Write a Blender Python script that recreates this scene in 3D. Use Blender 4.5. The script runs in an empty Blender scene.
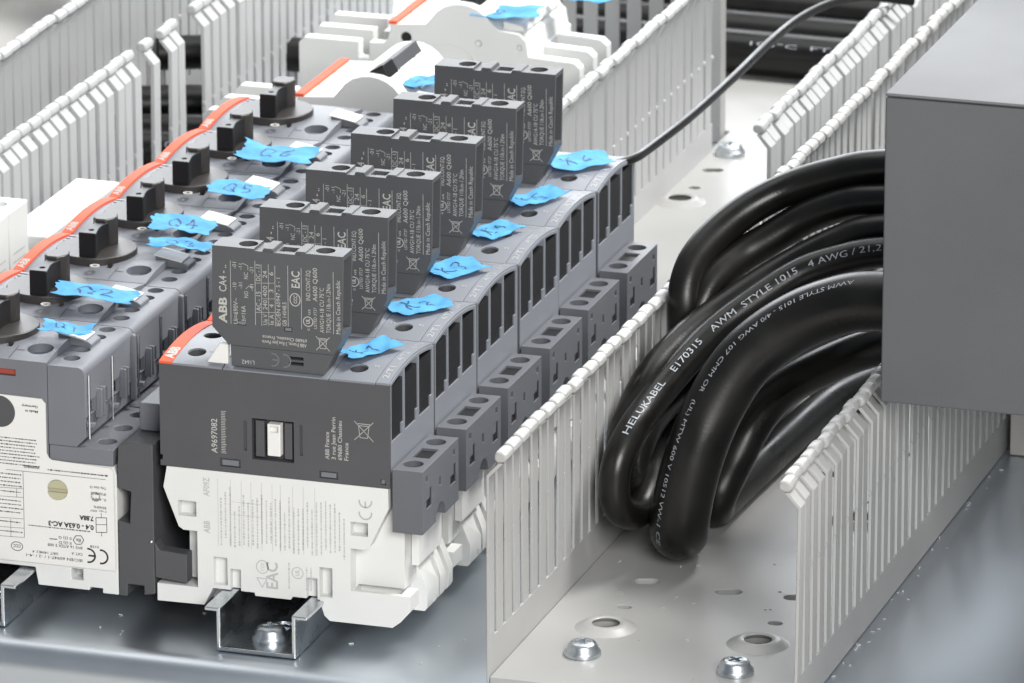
import bpy, bmesh, math, random
import numpy as np
from mathutils import Vector, Matrix
random.seed(7)
S = 0.001                      # everything below is written in millimetres
sc = bpy.context.scene
C = sc.collection

# ------------------------------------------------------------------ camera
cam_d = bpy.data.cameras.new('camera')
cam = bpy.data.objects.new('camera', cam_d); C.objects.link(cam)
YAW, PITCH = 0.3092038, 0.3103068
cam.location = (665.5107*S, -1955.3861*S, 767.1599*S)
cam.rotation_euler = (math.pi/2-PITCH, 0, YAW)
cam_d.sensor_width = 36; cam_d.lens = 6855.408/1024*36
cam_d.clip_start = 0.1; cam_d.clip_end = 50
cam_d.dof.use_dof = True; cam_d.dof.focus_distance = 2.16
cam_d.dof.aperture_fstop = 58
sc.camera = cam

# ------------------------------------------------------------------ light
w = bpy.data.worlds.new('World'); sc.world = w; w.use_nodes = True
w.node_tree.nodes['Background'].inputs[0].default_value = (0.82, 0.90, 1.0, 1)
w.node_tree.nodes['Background'].inputs[1].default_value = 0.21
def area(name, loc, target, sx, sy, watts, col=(1, 1, 1)):
    d = bpy.data.lights.new(name, 'AREA'); d.shape = 'RECTANGLE'
    d.size = sx; d.size_y = sy; d.energy = watts; d.color = col
    o = bpy.data.objects.new(name, d); C.objects.link(o)
    o.location = loc
    o.rotation_euler = (Vector(target)-Vector(loc)).to_track_quat('-Z', 'Y').to_euler()
    return o
area('softbox_key', (0.60, 0.70, 1.25), (0.02, 0.18, 0), 0.5, 0.5, 34, (1, 0.985, 0.96))
area('softbox_overhead', (-0.35, 0.55, 1.5), (0, 0.2, 0), 1.2, 1.0, 7, (1, 0.99, 0.97))
area('softbox_back', (-0.9, 2.3, 0.95), (0, 0.2, 0), 2.2, 1.5, 48, (0.94, 0.97, 1))
area('softbox_right', (1.15, -1.8, 1.05), (0.0, 0.1, 0.05), 0.9, 0.9, 54, (1, 0.985, 0.965))
sc.view_settings.view_transform = 'Standard'; sc.view_settings.look = 'None'
sc.view_settings.gamma = 1; sc.view_settings.exposure = 0.1
sc.view_settings.use_curve_mapping = False
sc.cycles.use_denoising = True
sc.cycles.max_bounces = 8

# ------------------------------------------------------------------ materials
def mat(name, col, rough=0.5, metal=0.0, spec=0.5, var=0.06, vscale=60, bump=0.0, bscale=2500, rvar=0.0,
        coat=0.0, sss=0.0, aniso=None):
    m = bpy.data.materials.new(name); m.use_nodes = True
    nt = m.node_tree; n = nt.nodes; l = nt.links
    b = n['Principled BSDF']
    b.inputs['Metallic'].default_value = metal
    b.inputs['Roughness'].default_value = rough
    b.inputs['Specular IOR Level'].default_value = spec
    b.inputs['Coat Weight'].default_value = coat
    b.inputs['Coat Roughness'].default_value = 0.15
    tc = n.new('ShaderNodeTexCoord')
    mp = n.new('ShaderNodeMapping'); l.new(tc.outputs['Object'], mp.inputs[0])
    if aniso: mp.inputs['Scale'].default_value = aniso
    nz = n.new('ShaderNodeTexNoise'); nz.inputs['Scale'].default_value = vscale; nz.inputs['Detail'].default_value = 5
    l.new(mp.outputs[0], nz.inputs['Vector'])
    cr = n.new('ShaderNodeMapRange')
    cr.inputs[1].default_value = 0.3; cr.inputs[2].default_value = 0.7
    cr.inputs[3].default_value = 1-var; cr.inputs[4].default_value = 1+var
    l.new(nz.outputs['Fac'], cr.inputs[0])
    mx = n.new('ShaderNodeMix'); mx.data_type = 'RGBA'; mx.blend_type = 'MULTIPLY'
    mx.inputs[0].default_value = 1; mx.inputs[6].default_value = (*col, 1)
    l.new(cr.outputs[0], mx.inputs[7]); l.new(mx.outputs[2], b.inputs['Base Color'])
    if rvar:
        rr = n.new('ShaderNodeMapRange'); rr.inputs[1].default_value = 0.3; rr.inputs[2].default_value = 0.7
        rr.inputs[3].default_value = rough-rvar; rr.inputs[4].default_value = rough+rvar
        l.new(nz.outputs['Fac'], rr.inputs[0]); l.new(rr.outputs[0], b.inputs['Roughness'])
    if bump:
        n2 = n.new('ShaderNodeTexNoise'); n2.inputs['Scale'].default_value = bscale; n2.inputs['Detail'].default_value = 2
        l.new(tc.outputs['Object'], n2.inputs['Vector'])
        bp = n.new('ShaderNodeBump'); bp.inputs['Strength'].default_value = bump; bp.inputs['Distance'].default_value = 0.0002
        l.new(n2.outputs['Fac'], bp.inputs['Height']); l.new(bp.outputs[0], b.inputs['Normal'])
    return m
M = {}
M['grey'] = mat('grey_plastic', (0.070, 0.071, 0.077), 0.45, bump=0.25, vscale=35, rvar=.05)
M['darkgrey'] = mat('dark_grey_plastic', (0.074, 0.077, 0.082), 0.45, bump=0.25, vscale=35, rvar=.05)
M['midgrey'] = mat('mid_grey_plastic', (0.15, 0.158, 0.178), 0.45, bump=0.25, vscale=35, rvar=.05)
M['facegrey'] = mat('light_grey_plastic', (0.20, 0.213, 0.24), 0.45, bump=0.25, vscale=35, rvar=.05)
M['blockgrey'] = mat('terminal_grey_plastic', (0.112, 0.118, 0.132), 0.45, bump=0.25, vscale=35, rvar=.05)
M['white'] = mat('white_plastic', (0.67, 0.675, 0.66), 0.45, bump=0.15, var=.03, vscale=40)
M['whitelabel'] = mat('white_label', (0.71, 0.705, 0.68), 0.55, spec=.3, var=.02)
M['black'] = mat('black_plastic', (0.010, 0.010, 0.011), 0.38, spec=.35, bump=0.2, var=.15)
M['brownblack'] = mat('brown_black_plastic', (0.03, 0.027, 0.026), 0.4, bump=0.3, var=.25, vscale=150)  # brownish black, mottled by noise
M['orange'] = mat('orange_print', (0.74, 0.105, 0.05), 0.6, spec=.2, var=.03)
M['redflag'] = mat('trip_flag_red', (0.32, 0.05, 0.03), 0.5)
M['pvc'] = mat('duct_pvc', (0.37, 0.37, 0.365), 0.4, var=.05, vscale=30, bump=.08)
M['pvcbase'] = mat('duct_base_pvc', (0.36, 0.36, 0.352), 0.36, var=.06, vscale=22, bump=.05, rvar=.06)
M['pvcwhite'] = mat('duct_white_pvc', (0.44, 0.445, 0.45), 0.42, var=.04, vscale=30, bump=.08)
M['cable'] = mat('black_cable_sheath', (0.007, 0.0066, 0.0062), 0.33, spec=.38, var=.4, vscale=45, bump=.16, bscale=900, rvar=.11)
M['blue'] = mat('blue_tape', (0.12, 0.40, 0.68), 0.75, spec=.2, var=.2, vscale=120, bump=.5, bscale=1200)
def translucent(m, k):
    nt = m.node_tree; b = nt.nodes['Principled BSDF']; out = nt.nodes['Material Output']
    t = nt.nodes.new('ShaderNodeBsdfTranslucent'); mx = nt.nodes.new('ShaderNodeMixShader'); mx.inputs[0].default_value = k
    nt.links.new(b.inputs['Base Color'].links[0].from_socket, t.inputs[0])
    nt.links.new(b.outputs[0], mx.inputs[1]); nt.links.new(t.outputs[0], mx.inputs[2]); nt.links.new(mx.outputs[0], out.inputs[0])
translucent(M['blue'], .25)
M['ink'] = mat('ink', (0.02, 0.06, 0.16), 0.6)
M['print'] = mat('white_print', (0.42, 0.417, 0.39), 0.6, var=.1, vscale=900)
M['printgrey'] = mat('pale_grey_print', (0.43, 0.43, 0.435), 0.6)
M['printblack'] = mat('black_print', (0.02, 0.02, 0.022), 0.6)
M['cableprint'] = mat('cable_print', (0.30, 0.32, 0.35), 0.5, var=.35, vscale=900)
M['brass'] = mat('dull_dial', (0.42, 0.40, 0.27), 0.4, var=.1)
M['steel'] = mat('zinc_steel', (0.62, 0.65, 0.68), 0.28, 1.0, var=.08, vscale=80, rvar=.08)
M['bolt'] = mat('zinc_bolt', (0.62, 0.66, 0.69), 0.33, 1.0, var=.1, vscale=200, rvar=.08)
M['plate'] = mat('galvanised_plate', (0.66, 0.71, 0.76), 0.38, 1.0, var=.05, vscale=9, rvar=.07, bump=.05, bscale=1500)
M['boxgrey'] = mat('grey_enclosure', (0.092, 0.095, 0.10), 0.55, var=.09, vscale=12, rvar=.08, bump=.35, bscale=1800)
M['beige'] = mat('warm_grey_housing', (0.5, 0.48, 0.45), 0.45)
M['screw'] = mat('dark_screw', (0.18, 0.18, 0.19), 0.35, 1.0)

# ------------------------------------------------------------------ mesh helpers
def box(bm, x0, x1, y0, y1, z0, z1):
    v = [bm.verts.new((x, y, z)) for z in (z0, z1) for y in (y0, y1) for x in (x0, x1)]
    for f in ((0, 2, 3, 1), (4, 5, 7, 6), (0, 1, 5, 4), (2, 6, 7, 3), (0, 4, 6, 2), (1, 3, 7, 5)):
        bm.faces.new([v[i] for i in f])
def prism(bm, pts, a, b, ax):
    """closed outline extruded a..b along axis ax; outline in the two other axes (cyclic order kept)"""
    def P(p, t):
        return {0: (t, p[0], p[1]), 1: (p[0], t, p[1]), 2: (p[0], p[1], t)}[ax]
    A = [bm.verts.new(P(p, a)) for p in pts]; B = [bm.verts.new(P(p, b)) for p in pts]
    n = len(pts)
    bm.faces.new(A); bm.faces.new(B[::-1])
    for i in range(n):
        bm.faces.new((A[i], B[i], B[(i+1) % n], A[(i+1) % n]))
def cyl(bm, c, r, h0, h1, ax=2, n=24, r2=None):
    r2 = r if r2 is None else r2
    rings = []
    for h, rr in ((h0, r), (h1, r2)):
        ring = []
        for i in range(n):
            a = 2*math.pi*i/n; u, v = rr*math.cos(a), rr*math.sin(a)
            p = {0: (h, c[0]+u, c[1]+v), 1: (c[0]+u, h, c[1]+v), 2: (c[0]+u, c[1]+v, h)}[ax]
            ring.append(bm.verts.new(p))
        rings.append(ring)
    bm.faces.new(rings[0]); bm.faces.new(rings[1][::-1])
    for i in range(n):
        bm.faces.new((rings[0][i], rings[0][(i+1) % n], rings[1][(i+1) % n], rings[1][i]))
def lathe(bm, prof, n=28, c=(0, 0)):
    """profile (r,z) turned round z; closed profile"""
    R = []
    for r, z in prof:
        R.append([bm.verts.new((c[0]+r*math.cos(2*math.pi*i/n), c[1]+r*math.sin(2*math.pi*i/n), z)) for i in range(n)] if r > 1e-6 else [bm.verts.new((c[0], c[1], z))])
    m = len(prof)
    for k in range(m):
        a, b = R[k], R[(k+1) % m]
        if len(a) == 1 and len(b) == 1: continue
        for i in range(n):
            j = (i+1) % n
            if len(a) == 1: bm.faces.new((a[0], b[j], b[i]))
            elif len(b) == 1: bm.faces.new((a[i], a[j], b[0]))
            else: bm.faces.new((a[i], a[j], b[j], b[i]))
def oval(c, a, r, ang=0, n=20):
    pts = []
    for i in range(n):
        q = 2*math.pi*i/n; x = r*math.cos(q)+(a if math.cos(q) >= 0 else -a); y = r*math.sin(q)
        pts.append((c[0]+x*math.cos(ang)-y*math.sin(ang), c[1]+x*math.sin(ang)+y*math.cos(ang)))
    return pts
def link(name, me, parent=None, loc=None):
    o = bpy.data.objects.new(name, me); C.objects.link(o)
    if parent: o.parent = parent
    if loc: o.location = [c*S for c in loc]
    return o
def mesh_of(name, bm, material, bevel=0.0, cut=None, angle=35, seg=2):
    bmesh.ops.recalc_face_normals(bm, faces=bm.faces)
    bm.transform(Matrix.Scale(S, 4))
    me = bpy.data.meshes.new(name); bm.to_mesh(me); bm.free()
    me.materials.append(material)
    for p in me.polygons: p.use_smooth = True
    if not bevel: me.set_sharp_from_angle(angle=math.radians(angle))
    if bevel or cut:
        o = bpy.data.objects.new('tmp', me); C.objects.link(o)
        oc = None
        if cut:
            bmesh.ops.recalc_face_normals(cut, faces=cut.faces)
            cut.transform(Matrix.Scale(S, 4))
            mc = bpy.data.meshes.new('cut'); cut.to_mesh(mc); cut.free(); mc.materials.append(material)
            oc = bpy.data.objects.new('tmpc', mc); C.objects.link(oc)
            md = o.modifiers.new('b', 'BOOLEAN'); md.object = oc; md.solver = 'EXACT'; md.operation = 'DIFFERENCE'
            md.use_self = True
        if bevel:
            md = o.modifiers.new('v', 'BEVEL'); md.width = bevel*S; md.segments = seg; md.limit_method = 'ANGLE'
            md.angle_limit = math.radians(40); md.use_clamp_overlap = True; md.harden_normals = True
        dg = bpy.context.evaluated_depsgraph_get()
        me2 = bpy.data.meshes.new_from_object(o.evaluated_get(dg))
        bpy.data.objects.remove(o); 
        if oc: bpy.data.objects.remove(oc)
        me2.name = name; me = me2
    if cut and not bevel: me.set_sharp_from_angle(angle=math.radians(angle))
    return me
def part(name, bm, material, parent=None, **k):
    return link(name, mesh_of(name, bm, material, **k), parent)
NB = bmesh.new
def tag(o, label, cat, group=None, kind=None):
    o['label'] = label; o['category'] = cat
    if group: o['group'] = group
    if kind: o['kind'] = kind
    return o
def empty(name, loc):
    o = bpy.data.objects.new(name, None); C.objects.link(o); o.location = [c*S for c in loc]
    o.empty_display_size = 0.01
    return o
def shift_parts(root, loc):
    """parts written in world millimetres, hung under an Empty standing at loc"""
    for ch in root.children:
        ch.location = [-c*S for c in loc]
def copy_tree(o, parent=None, only=None):
    c = o.copy(); C.objects.link(c); c.parent = parent
    for ch in list(o.children):
        if only and not only(ch): continue
        copy_tree(ch, c)
    return c

# ---- flat print: text and strokes in a plane
_tc = {}
def text2d(s, bold=0.0):
    k = (s, bold)
    if k not in _tc:
        cu = bpy.data.curves.new('t', 'FONT'); cu.body = s; cu.resolution_u = 2; cu.offset = bold
        ob = bpy.data.objects.new('t', cu); C.objects.link(ob)
        me = ob.to_mesh()
        v = np.array([tuple(q.co)[:2] for q in me.vertices]).reshape(-1, 2)
        f = [tuple(p.vertices) for p in me.polygons]
        ob.to_mesh_clear(); bpy.data.objects.remove(ob); bpy.data.curves.remove(cu)
        _tc[k] = (v, f)
    return _tc[k]
class Print:
    """collects flat print in plane coordinates (u, v)"""
    def __init__(s): s.v = []; s.f = []
    def raw(s, v, f):
        n = len(s.v); s.v += [tuple(p) for p in v]; s.f += [tuple(i+n for i in q) for q in f]
    def text(s, t, u, v, size, rot=0, bold=0.0, sx=1.0, length=None, anchor='l'):
        p, f = text2d(t, bold)
        if not len(p): return
        p = p*size; 
        if length: sx = length/(p[:, 0].max()-p[:, 0].min())
        p = p*[sx, 1]
        if anchor == 'c': p = p-[(p[:, 0].max()+p[:, 0].min())/2, 0]
        a = math.radians(rot); c, sn = math.cos(a), math.sin(a)
        s.raw(np.c_[u+p[:, 0]*c-p[:, 1]*sn, v+p[:, 0]*sn+p[:, 1]*c], f)
    def line(s, pts, wd=0.18):
        for (a, b), (c, d) in zip(pts[:-1], pts[1:]):
            dx, dy = c-a, d-b; L = math.hypot(dx, dy)
            if L < 1e-9: continue
            nx, ny = -dy/L*wd/2, dx/L*wd/2
            s.raw([(a+nx, b+ny), (a-nx, b-ny), (c-nx, d-ny), (c+nx, d+ny)], [(0, 1, 2, 3)])
    def rect(s, u0, v0, u1, v1): s.raw([(u0, v0), (u1, v0), (u1, v1), (u0, v1)], [(0, 1, 2, 3)])
    def arc(s, u, v, ru, rv, a0, a1, wd, n=20):
        s.line([(u+ru*math.cos(math.radians(a0+(a1-a0)*i/n)), v+rv*math.sin(math.radians(a0+(a1-a0)*i/n))) for i in range(n+1)], wd)
    def micro(s, u0, v0, length, size, rot=0, wd=None):
        """a row of print too small to read: uneven dashes"""
        t = 0; a = math.radians(rot)
        while t < length:
            L = random.uniform(.25, 1.0)*size
            p = (u0+t*math.cos(a), v0+t*math.sin(a)); q = (u0+(t+L)*math.cos(a), v0+(t+L)*math.sin(a))
            s.line([p, q], (wd or size*.5)*random.uniform(.6, 1.1)); t += L+random.uniform(.15, .4)*size
    def bin(s, u, v, h, wd=.16):
        """crossed-out wheelie bin"""
        k = h/2
        s.line([(u-k*.55, v+k*.55), (u-k*.4, v-k*.7), (u+k*.4, v-k*.7), (u+k*.55, v+k*.55), (u-k*.55, v+k*.55)], wd)
        s.line([(u-k*.65, v+k*.75), (u+k*.65, v+k*.75)], wd); s.line([(u-k, v+k), (u+k, v-k)], wd); s.line([(u-k, v-k), (u+k, v+k)], wd)
    def ce(s, u, v, h, rot=0, wd=None):
        wd = wd or h*.13; a0 = rot; r = h/2; c, sn = math.cos(math.radians(rot)), math.sin(math.radians(rot))
        for k, (du) in enumerate((0, h*.95)):
            s.arc(u+du*c, v+du*sn, r, r, 80+rot, 280+rot, wd)
        du = h*.95
        s.line([(u+(du-r)*c, v+(du-r)*sn), (u+(du)*c, v+(du)*sn)], wd)
    def refine(s, h):
        bm = bmesh.new(); vs = [bm.verts.new((*p, 0)) for p in s.v]
        for f in s.f:
            try: bm.faces.new([vs[i] for i in f])
            except ValueError: pass
        for _ in range(3):
            bmesh.ops.triangulate(bm, faces=bm.faces)
            ed = [e for e in bm.edges if e.calc_length() > h]
            if not ed: break
            bmesh.ops.subdivide_edges(bm, edges=ed, cuts=1)
        bmesh.ops.triangulate(bm, faces=bm.faces)
        bm.verts.index_update(); s.v = [(v.co.x, v.co.y) for v in bm.verts]; s.f = [tuple(v.index for v in f.verts) for f in bm.faces]; bm.free()
    def build(s, name, material, parent, fn):
        """fn maps (u, v) to a point in millimetres"""
        me = bpy.data.meshes.new(name)
        me.from_pydata([[c*S for c in fn(*p)] for p in s.v], [], s.f)
        me.materials.append(material); me.update()
        return link(name, me, parent)
def front(y, off=0.06): return lambda u, v: (u, y-off, v)
# ------------------------------------------------------------------ the plate and its rails
def build_plate():
    bm = NB()
    th = 3; pr = [(760, 0), (-20, 0)]
    R = 9
    for i in range(1, 9):
        a = math.pi/2*i/8; pr.append((-20-R*math.sin(a), -R+R*math.cos(a)))
    pr += [(-29, -60), (-26, -60)]
    pr += [(-26, -10), (-19, -th), (760, -th)]
    prism(bm, pr, -520, 420, 0)
    cut = NB()
    for x, y0, n in ((61, 0, 3), (112, 0, 3), (-52, 469, 1)):
        for k in range(n):
            for dy, a, r in ((36.8, 0, 6.6), (57.3, .5, 1.7), (83, 1.6, 2.4), (110.5, .5, 1.7)):
                prism(cut, oval((x, y0+125*k+dy), a, r, .1), -8, 4, 2)
    prism(cut, oval((89.4, 81.5), 1.8, 2.5, .3), -8, 4, 2)
    o = part('mounting_plate', bm, M['plate'], bevel=0, cut=cut)
    o['kind'] = 'structure'; o['label'] = 'galvanised steel mounting plate with rounded front edge'
    bm = NB()
    bmesh.ops.create_grid(bm, x_segments=1, y_segments=1, size=4000)
    for v in bm.verts: v.co.z = -62
    f = part('bench_top', bm, M['beige']); f['kind'] = 'structure'
build_plate()

def bolt(loc, r, h, label, group=None, rot=0):
    bm = NB()
    prof = [(0, 0), (r, 0), (r, h*.22), (r*.96, h*.36), (r*.84, h*.5), (r*.8, h*.72), (r*.7, h*.88), (r*.5, h*.98), (0, h)]
    lathe(bm, prof[::-1], n=32)
    cut = NB()
    for k in range(2):
        a = k*math.pi/2+rot
        b2 = NB(); box(b2, -r*.42, r*.42, -r*.11, r*.11, h*.5, h*1.4)
        bmesh.ops.rotate(b2, verts=b2.verts, matrix=Matrix.Rotation(a, 3, 'Z'))
        me = bpy.data.meshes.new('x'); b2.to_mesh(me); b2.free(); cut.from_mesh(me); bpy.data.meshes.remove(me)
    root = link('pan_head_screw', mesh_of('pan_head_screw', bm, M['bolt'], bevel=.25, cut=cut), None, loc)
    tag(root, label, 'screw', group)
    return root

def din_rail(cx, y0, y1, label):
    root = empty('din_rail', (cx, y0, 0))
    t = 1.4; z0 = 0.3; H = 15
    out = [(-17.5, H), (-17.5, H-t), (-13.5, H-t), (-13.5, z0), (13.5, z0), (13.5, H-t), (17.5, H-t), (17.5, H), (12.1, H), (12.1, z0+t), (-12.1, z0+t), (-12.1, H)]
    bm = NB(); prism(bm, out, 0, y1-y0, 1)
    cut = NB()
    k = 20
    while k < y1-y0-20:
        a = [(3.1*math.cos(math.radians(q)), 6*(1 if math.sin(math.radians(q)) >= 0 else -1)+3.1*math.sin(math.radians(q))) for q in range(0, 360, 20)]
        prism(cut, [(p[0], k+p[1]) for p in a], z0-1, z0+t+1, 2); k += 36
    part('rail_profile', bm, M['steel'], root, bevel=.45, cut=cut)
    tag(root, label, 'din rail')
din_rail(-40.2, -16, 268, 'galvanised hat rail under the row of contactors')
din_rail(-140.0, -16.3, 600, 'galvanised hat rail under the rotary motor starters')
bolt((-39.5, -4.0, 1.7), 6.0, 4.8, 'zinc screw inside the rail end below the front contactor', rot=.5)

# ------------------------------------------------------------------ contactors
def arch(y, h=2.6): return h*(1-(2*y/45-1)**2)
def contactor_proto():
    T = empty('contactor', (-39, 0, 0))
    # dark upper housing: arched front over the 45 mm width
    bm = NB()
    ys = [0.25+44.5*i/14 for i in range(15)]
    prism(bm, [(0.25, 55.5)]+[(y, 90+arch(y)) for y in ys]+[(44.75, 55.5)], -78, 0, 0)
    cut = NB()
    for y in (8.6, 23.5, 37.5):
        cyl(cut, (-13, y), 2.9, 84, 96); cyl(cut, (-68, y), 2.9, 84, 96)
    # window of the actuator and small pockets in the side
    box(cut, -46.6, -32.4, -1, 3.2, 60.8, 74.6)
    for x0, x1, z0, z1 in ((-78.6, -77.2, 57.4, 59.2), (-3.2, -1.4, 56.6, 58.4)): box(cut, x0, x1, -1, 3, z0, z1)
    for x0, x1, z0, z1 in ((-57.6, -50.6, 57.3, 60.0), (-23.8, -17.6, 56.8, 59.2), (-49.4, -48.4, 63.4, 73.4), (-30.4, -29.5, 63.6, 73.8)):
        box(cut, x0, x1, -1, 1.0, z0, z1)
    box(cut, -10, 2, 1.4, 50, 50, 100)
    part('housing', bm, M['grey'], T, bevel=.3, cut=cut)
    bm = NB(); yf = [1.4+43.35*i/14 for i in range(15)]
    prism(bm, [(1.4, 55.5)]+[(y, 90+arch(y)) for y in yf]+[(44.75, 55.5)], -9.98, 0, 0)
    cut = NB()
    for a, b in ((2.2, 14.3), (15.5, 28.7), (29.9, 43.2)):
        yy = [a+(b-a)*i/4 for i in range(5)]
        prism(cut, [(a, 70.5)]+[(y, 88.9+arch(y)) for y in yy]+[(b, 74), (b-2.2, 74), (b-2.2, 70.5)], -9.0, 1, 0)
    for y in (8.6, 23.5, 37.5): cyl(cut, (-13, y), 2.9, 84, 96)
    part('terminal_frame', bm, M['facegrey'], T, bevel=.2, cut=cut)  # same plastic as the housing; light from the right put into a paler grey
    for a, b in ((2.3, 14.2), (15.6, 28.6), (30.0, 43.1)):
        bm = NB(); box(bm, -8.9, -.45, a-.05, b, 74.1, 88.9); box(bm, -8.9, -.45, a-.05, b-2.3, 70.6, 74.05); part('terminal_slot_shade', bm, M['black'], T)  # black blocks almost flush in the slots, deep shade put into their colour
    # grooves across the face either side of the middle
    for x0, x1, h in ((-73.5, -56.5, 0.55), (-56.2, -20.6, .35), (-20.2, -4.9, 0.55)):
        bm = NB(); V = []
        for y in ys:
            V.append([bm.verts.new((x, y, 90+arch(y)+h)) for x in (x0, x1)])
        for p, q in zip(V[:-1], V[1:]): bm.faces.new((p[0], p[1], q[1], q[0]))
        r = bmesh.ops.extrude_face_region(bm, geom=bm.faces[:])
        for v in [g for g in r['geom'] if isinstance(g, bmesh.types.BMVert)]: v.co.z -= 0.9
        cut = NB()
        for y in (8.6, 23.5, 37.5):
            cyl(cut, (-13, y), 3.0, 84, 98); cyl(cut, (-68, y), 3.0, 84, 98)
        part('terminal_cover', bm, M['facegrey'], T, bevel=.15, cut=cut)  # housing plastic again, its light from above put into the paler colour
    # light strip with the terminal marks at the right edge and the orange strip at the left
    def strip(nm, m, x0, x1, h):
        bm = NB(); V = []
        for y in ys: V.append([bm.verts.new((x, y, 90+arch(y)+h)) for x in (x0, x1)])
        for p, q in zip(V[:-1], V[1:]): bm.faces.new((p[0], p[1], q[1], q[0]))
        r = bmesh.ops.extrude_face_region(bm, geom=bm.faces[:])
        for v in [g for g in r['geom'] if isinstance(g, bmesh.types.BMVert)]: v.co.z -= h+.05
        return part(nm, bm, m, T, bevel=.12)
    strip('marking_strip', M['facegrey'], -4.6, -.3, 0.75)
    o = strip('colour_strip', M['orange'], -78, -73.6, 0.75)
    P = Print()
    for t, y in (('2/T1', 3), ('4/T2', 17), ('6/T3', 31)): P.text(t, -3.2+.0, y, 4.4, 0, .02, length=9)
    # u along y, v across
    P2 = Print()
    for t, y in (('2/T1', 3), ('4/T2', 17), ('6/T3', 31)): P2.text(t, y, 1.2, 2.9, 0, .0, length=8.6)
    P2.build('terminal_marks', M['printgrey'], T, lambda u, v: (-.3-v, u, 90.85+arch(u)))
    P3 = Print(); P3.text('ABB', 2.5, .6, 4.4, 0, .05, length=8)
    P3.build('strip_lettering', M['print'], T, lambda u, v: (-73.4-v, u, 90.85+arch(u)))
    # marks beside each screw
    P4 = Print()
    for y in (8.6, 23.5, 37.5):
        for x in (-18, -8.2, -63.6): P4.text('T1' if x > -30 else 'L1', x-.5, y+1.5, 1.9, 0, .02)
    P4.build('screw_marks', M['print'], T, lambda u, v: (u, v, 90.75+arch(v)))
    for y in (8.6, 23.5, 37.5):
        for x in (-13, -68):
            bm = NB(); cyl(bm, (x, y), 2.7, 84.02, 86.2, n=16)
            c2 = NB(); box(c2, x-3, x+3, y-.4, y+.4, 85.4, 90); box(c2, x-.4, x+.4, y-3, y+3, 85.4, 90)
            part('terminal_screw', bm, M['screw'], T, cut=c2)
    # actuator in the window
    bm = NB(); box(bm, -41.2, -36.8, -.3, 2.9, 62.6, 73.4)
    cut = NB(); box(cut, -40.4, -37.6, -1, 1.0, 70.6, 72.6)
    part('actuator', bm, M['whitelabel'], T, bevel=.3, cut=cut)
    for x0, x1 in ((-45.6, -42.6), (-35.8, -33.2)):
        bm = NB(); box(bm, x0, x1, .9, 3.1, 61.6, 73.8); part('actuator_guide', bm, M['grey'], T, bevel=.25)
    for x0, x1, z0, z1 in ((-56.9, -51.3, 57.7, 59.6), (-23.3, -18.2, 57.1, 58.8)):
        bm = NB(); box(bm, x0, x1, .3, 1.2, z0, z1); part('latch', bm, M['midgrey'], T, bevel=.2)
    # white lower base: front plate outline, core, feet
    bm = NB()
    pl = [(-75.9, 55.3), (-77.2, 48.2), (-72.1, 35.2), (-70.5, 34.2), (-65.8, 34.2), (-65.8, 15.0), (-79.8, 15.0), (-79.8, 9.0), (-63.7, 9.2), (-60.6, 15.3),
          (-46.4, 15.3), (-46.1, 14.2), (-34, 14.2), (-33.4, 15.3), (-24.2, 15.3), (-22.6, 10), (-20.7, 8.4), (.5, 8.4), (3.2, 10.5), (6.6, 14.5), (6.6, 19.5), (-13.6, 19.5), (-13.6, 33.9), (-8.6, 33.9), (-7.1, 35.0),
          (-.6, 48.6), (-.8, 55.3)]
    prism(bm, pl, 0.4, 9, 1)
    cut = NB()
    for x0, x1, z0, z1, d in ((-72.3, -66, 39, 44.2, 4), (-60.3, -55.6, 16.6, 26.1, 3), (-54.6, -51, 14, 22.6, 3), (-13.5, -7.6, 38.4, 43.0, 4), (-24.2, -19.8, 16.4, 26.4, 4), (-28.6, -24.9, 14, 22.4, 3)):
        box(cut, x0, x1, -1, d, z0, z1)
    box(cut, -12.9, 3.0, 2.2, 9.5, 16.5, 21)
    part('base_front', bm, M['white'], T, bevel=.35, cut=cut)
    bm = NB()
    prism(bm, [(-75.5, 55.4), (-75.5, 36), (-70.5, 34), (-70.5, 16.2), (-66, 16.2), (-66, 16.1), (-13, 16.1), (-13, 20), (2.9, 20), (2.9, 40), (-.9, 44), (-.9, 55.4)], 6, 44.6, 1)
    part('base_core', bm, M['white'], T, bevel=.5)
    bm = NB(); box(bm, -70, -58.4, 9.1, 44.3, 8.8, 16.1); part('foot', bm, M['white'], T, bevel=.4)
    bm = NB(); box(bm, -22, 1.0, 9.1, 17.9, 8.6, 20.0); part('foot', bm, M['white'], T, bevel=.4)
    bm = NB(); prism(bm, [(-22, 8.6), (5.6, 8.6), (6.4, 10), (6.4, 16), (2.95, 24.5), (-22, 24.5)], 18, 44.3, 1)
    cut = NB()
    cyl(cut, (4.9, 30.5), 1.7, 4, 40); box(cut, 3.6, 8, 25.5, 27, 5, 12); box(cut, 2.9, 8, 37, 40, 5, 30)
    part('foot', bm, M['white'], T, bevel=.4, cut=cut)
    bm = NB(); box(bm, 3.0, 5.6, 12, 41, 26, 38.5)
    cut = NB(); cyl(cut, (3.0, 42), 7, 10, 45)
    part('base_rib', bm, M['white'], T, bevel=.4, cut=cut)
    # lower coil terminal block on the right
    B = NB(); box(B, .6, 10.8, .6, 37.5, 40.8, 62)
    cut = NB()
    for y in (8, 31): cyl(cut, (5.2, y), 3.3, 56.5, 70)
    box(cut, 2.8, 8.4, 14.5, 24, 55, 70)
    for y, z in ((5, 60.0), (33, 60)): box(cut, 9.6, 12, y-1.1, y+1.1, z-2.6, z-.6)
    for y in (4.5, 29): 
        box(cut, 7.6, 12, y, y+5.5, 48.2, 51.2); box(cut, 7.6, 12, y+3.4, y+5.5, 48.2, 54.5)
    box(cut, 9.4, 12, 17.5, 19.5, 52, 55)
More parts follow.
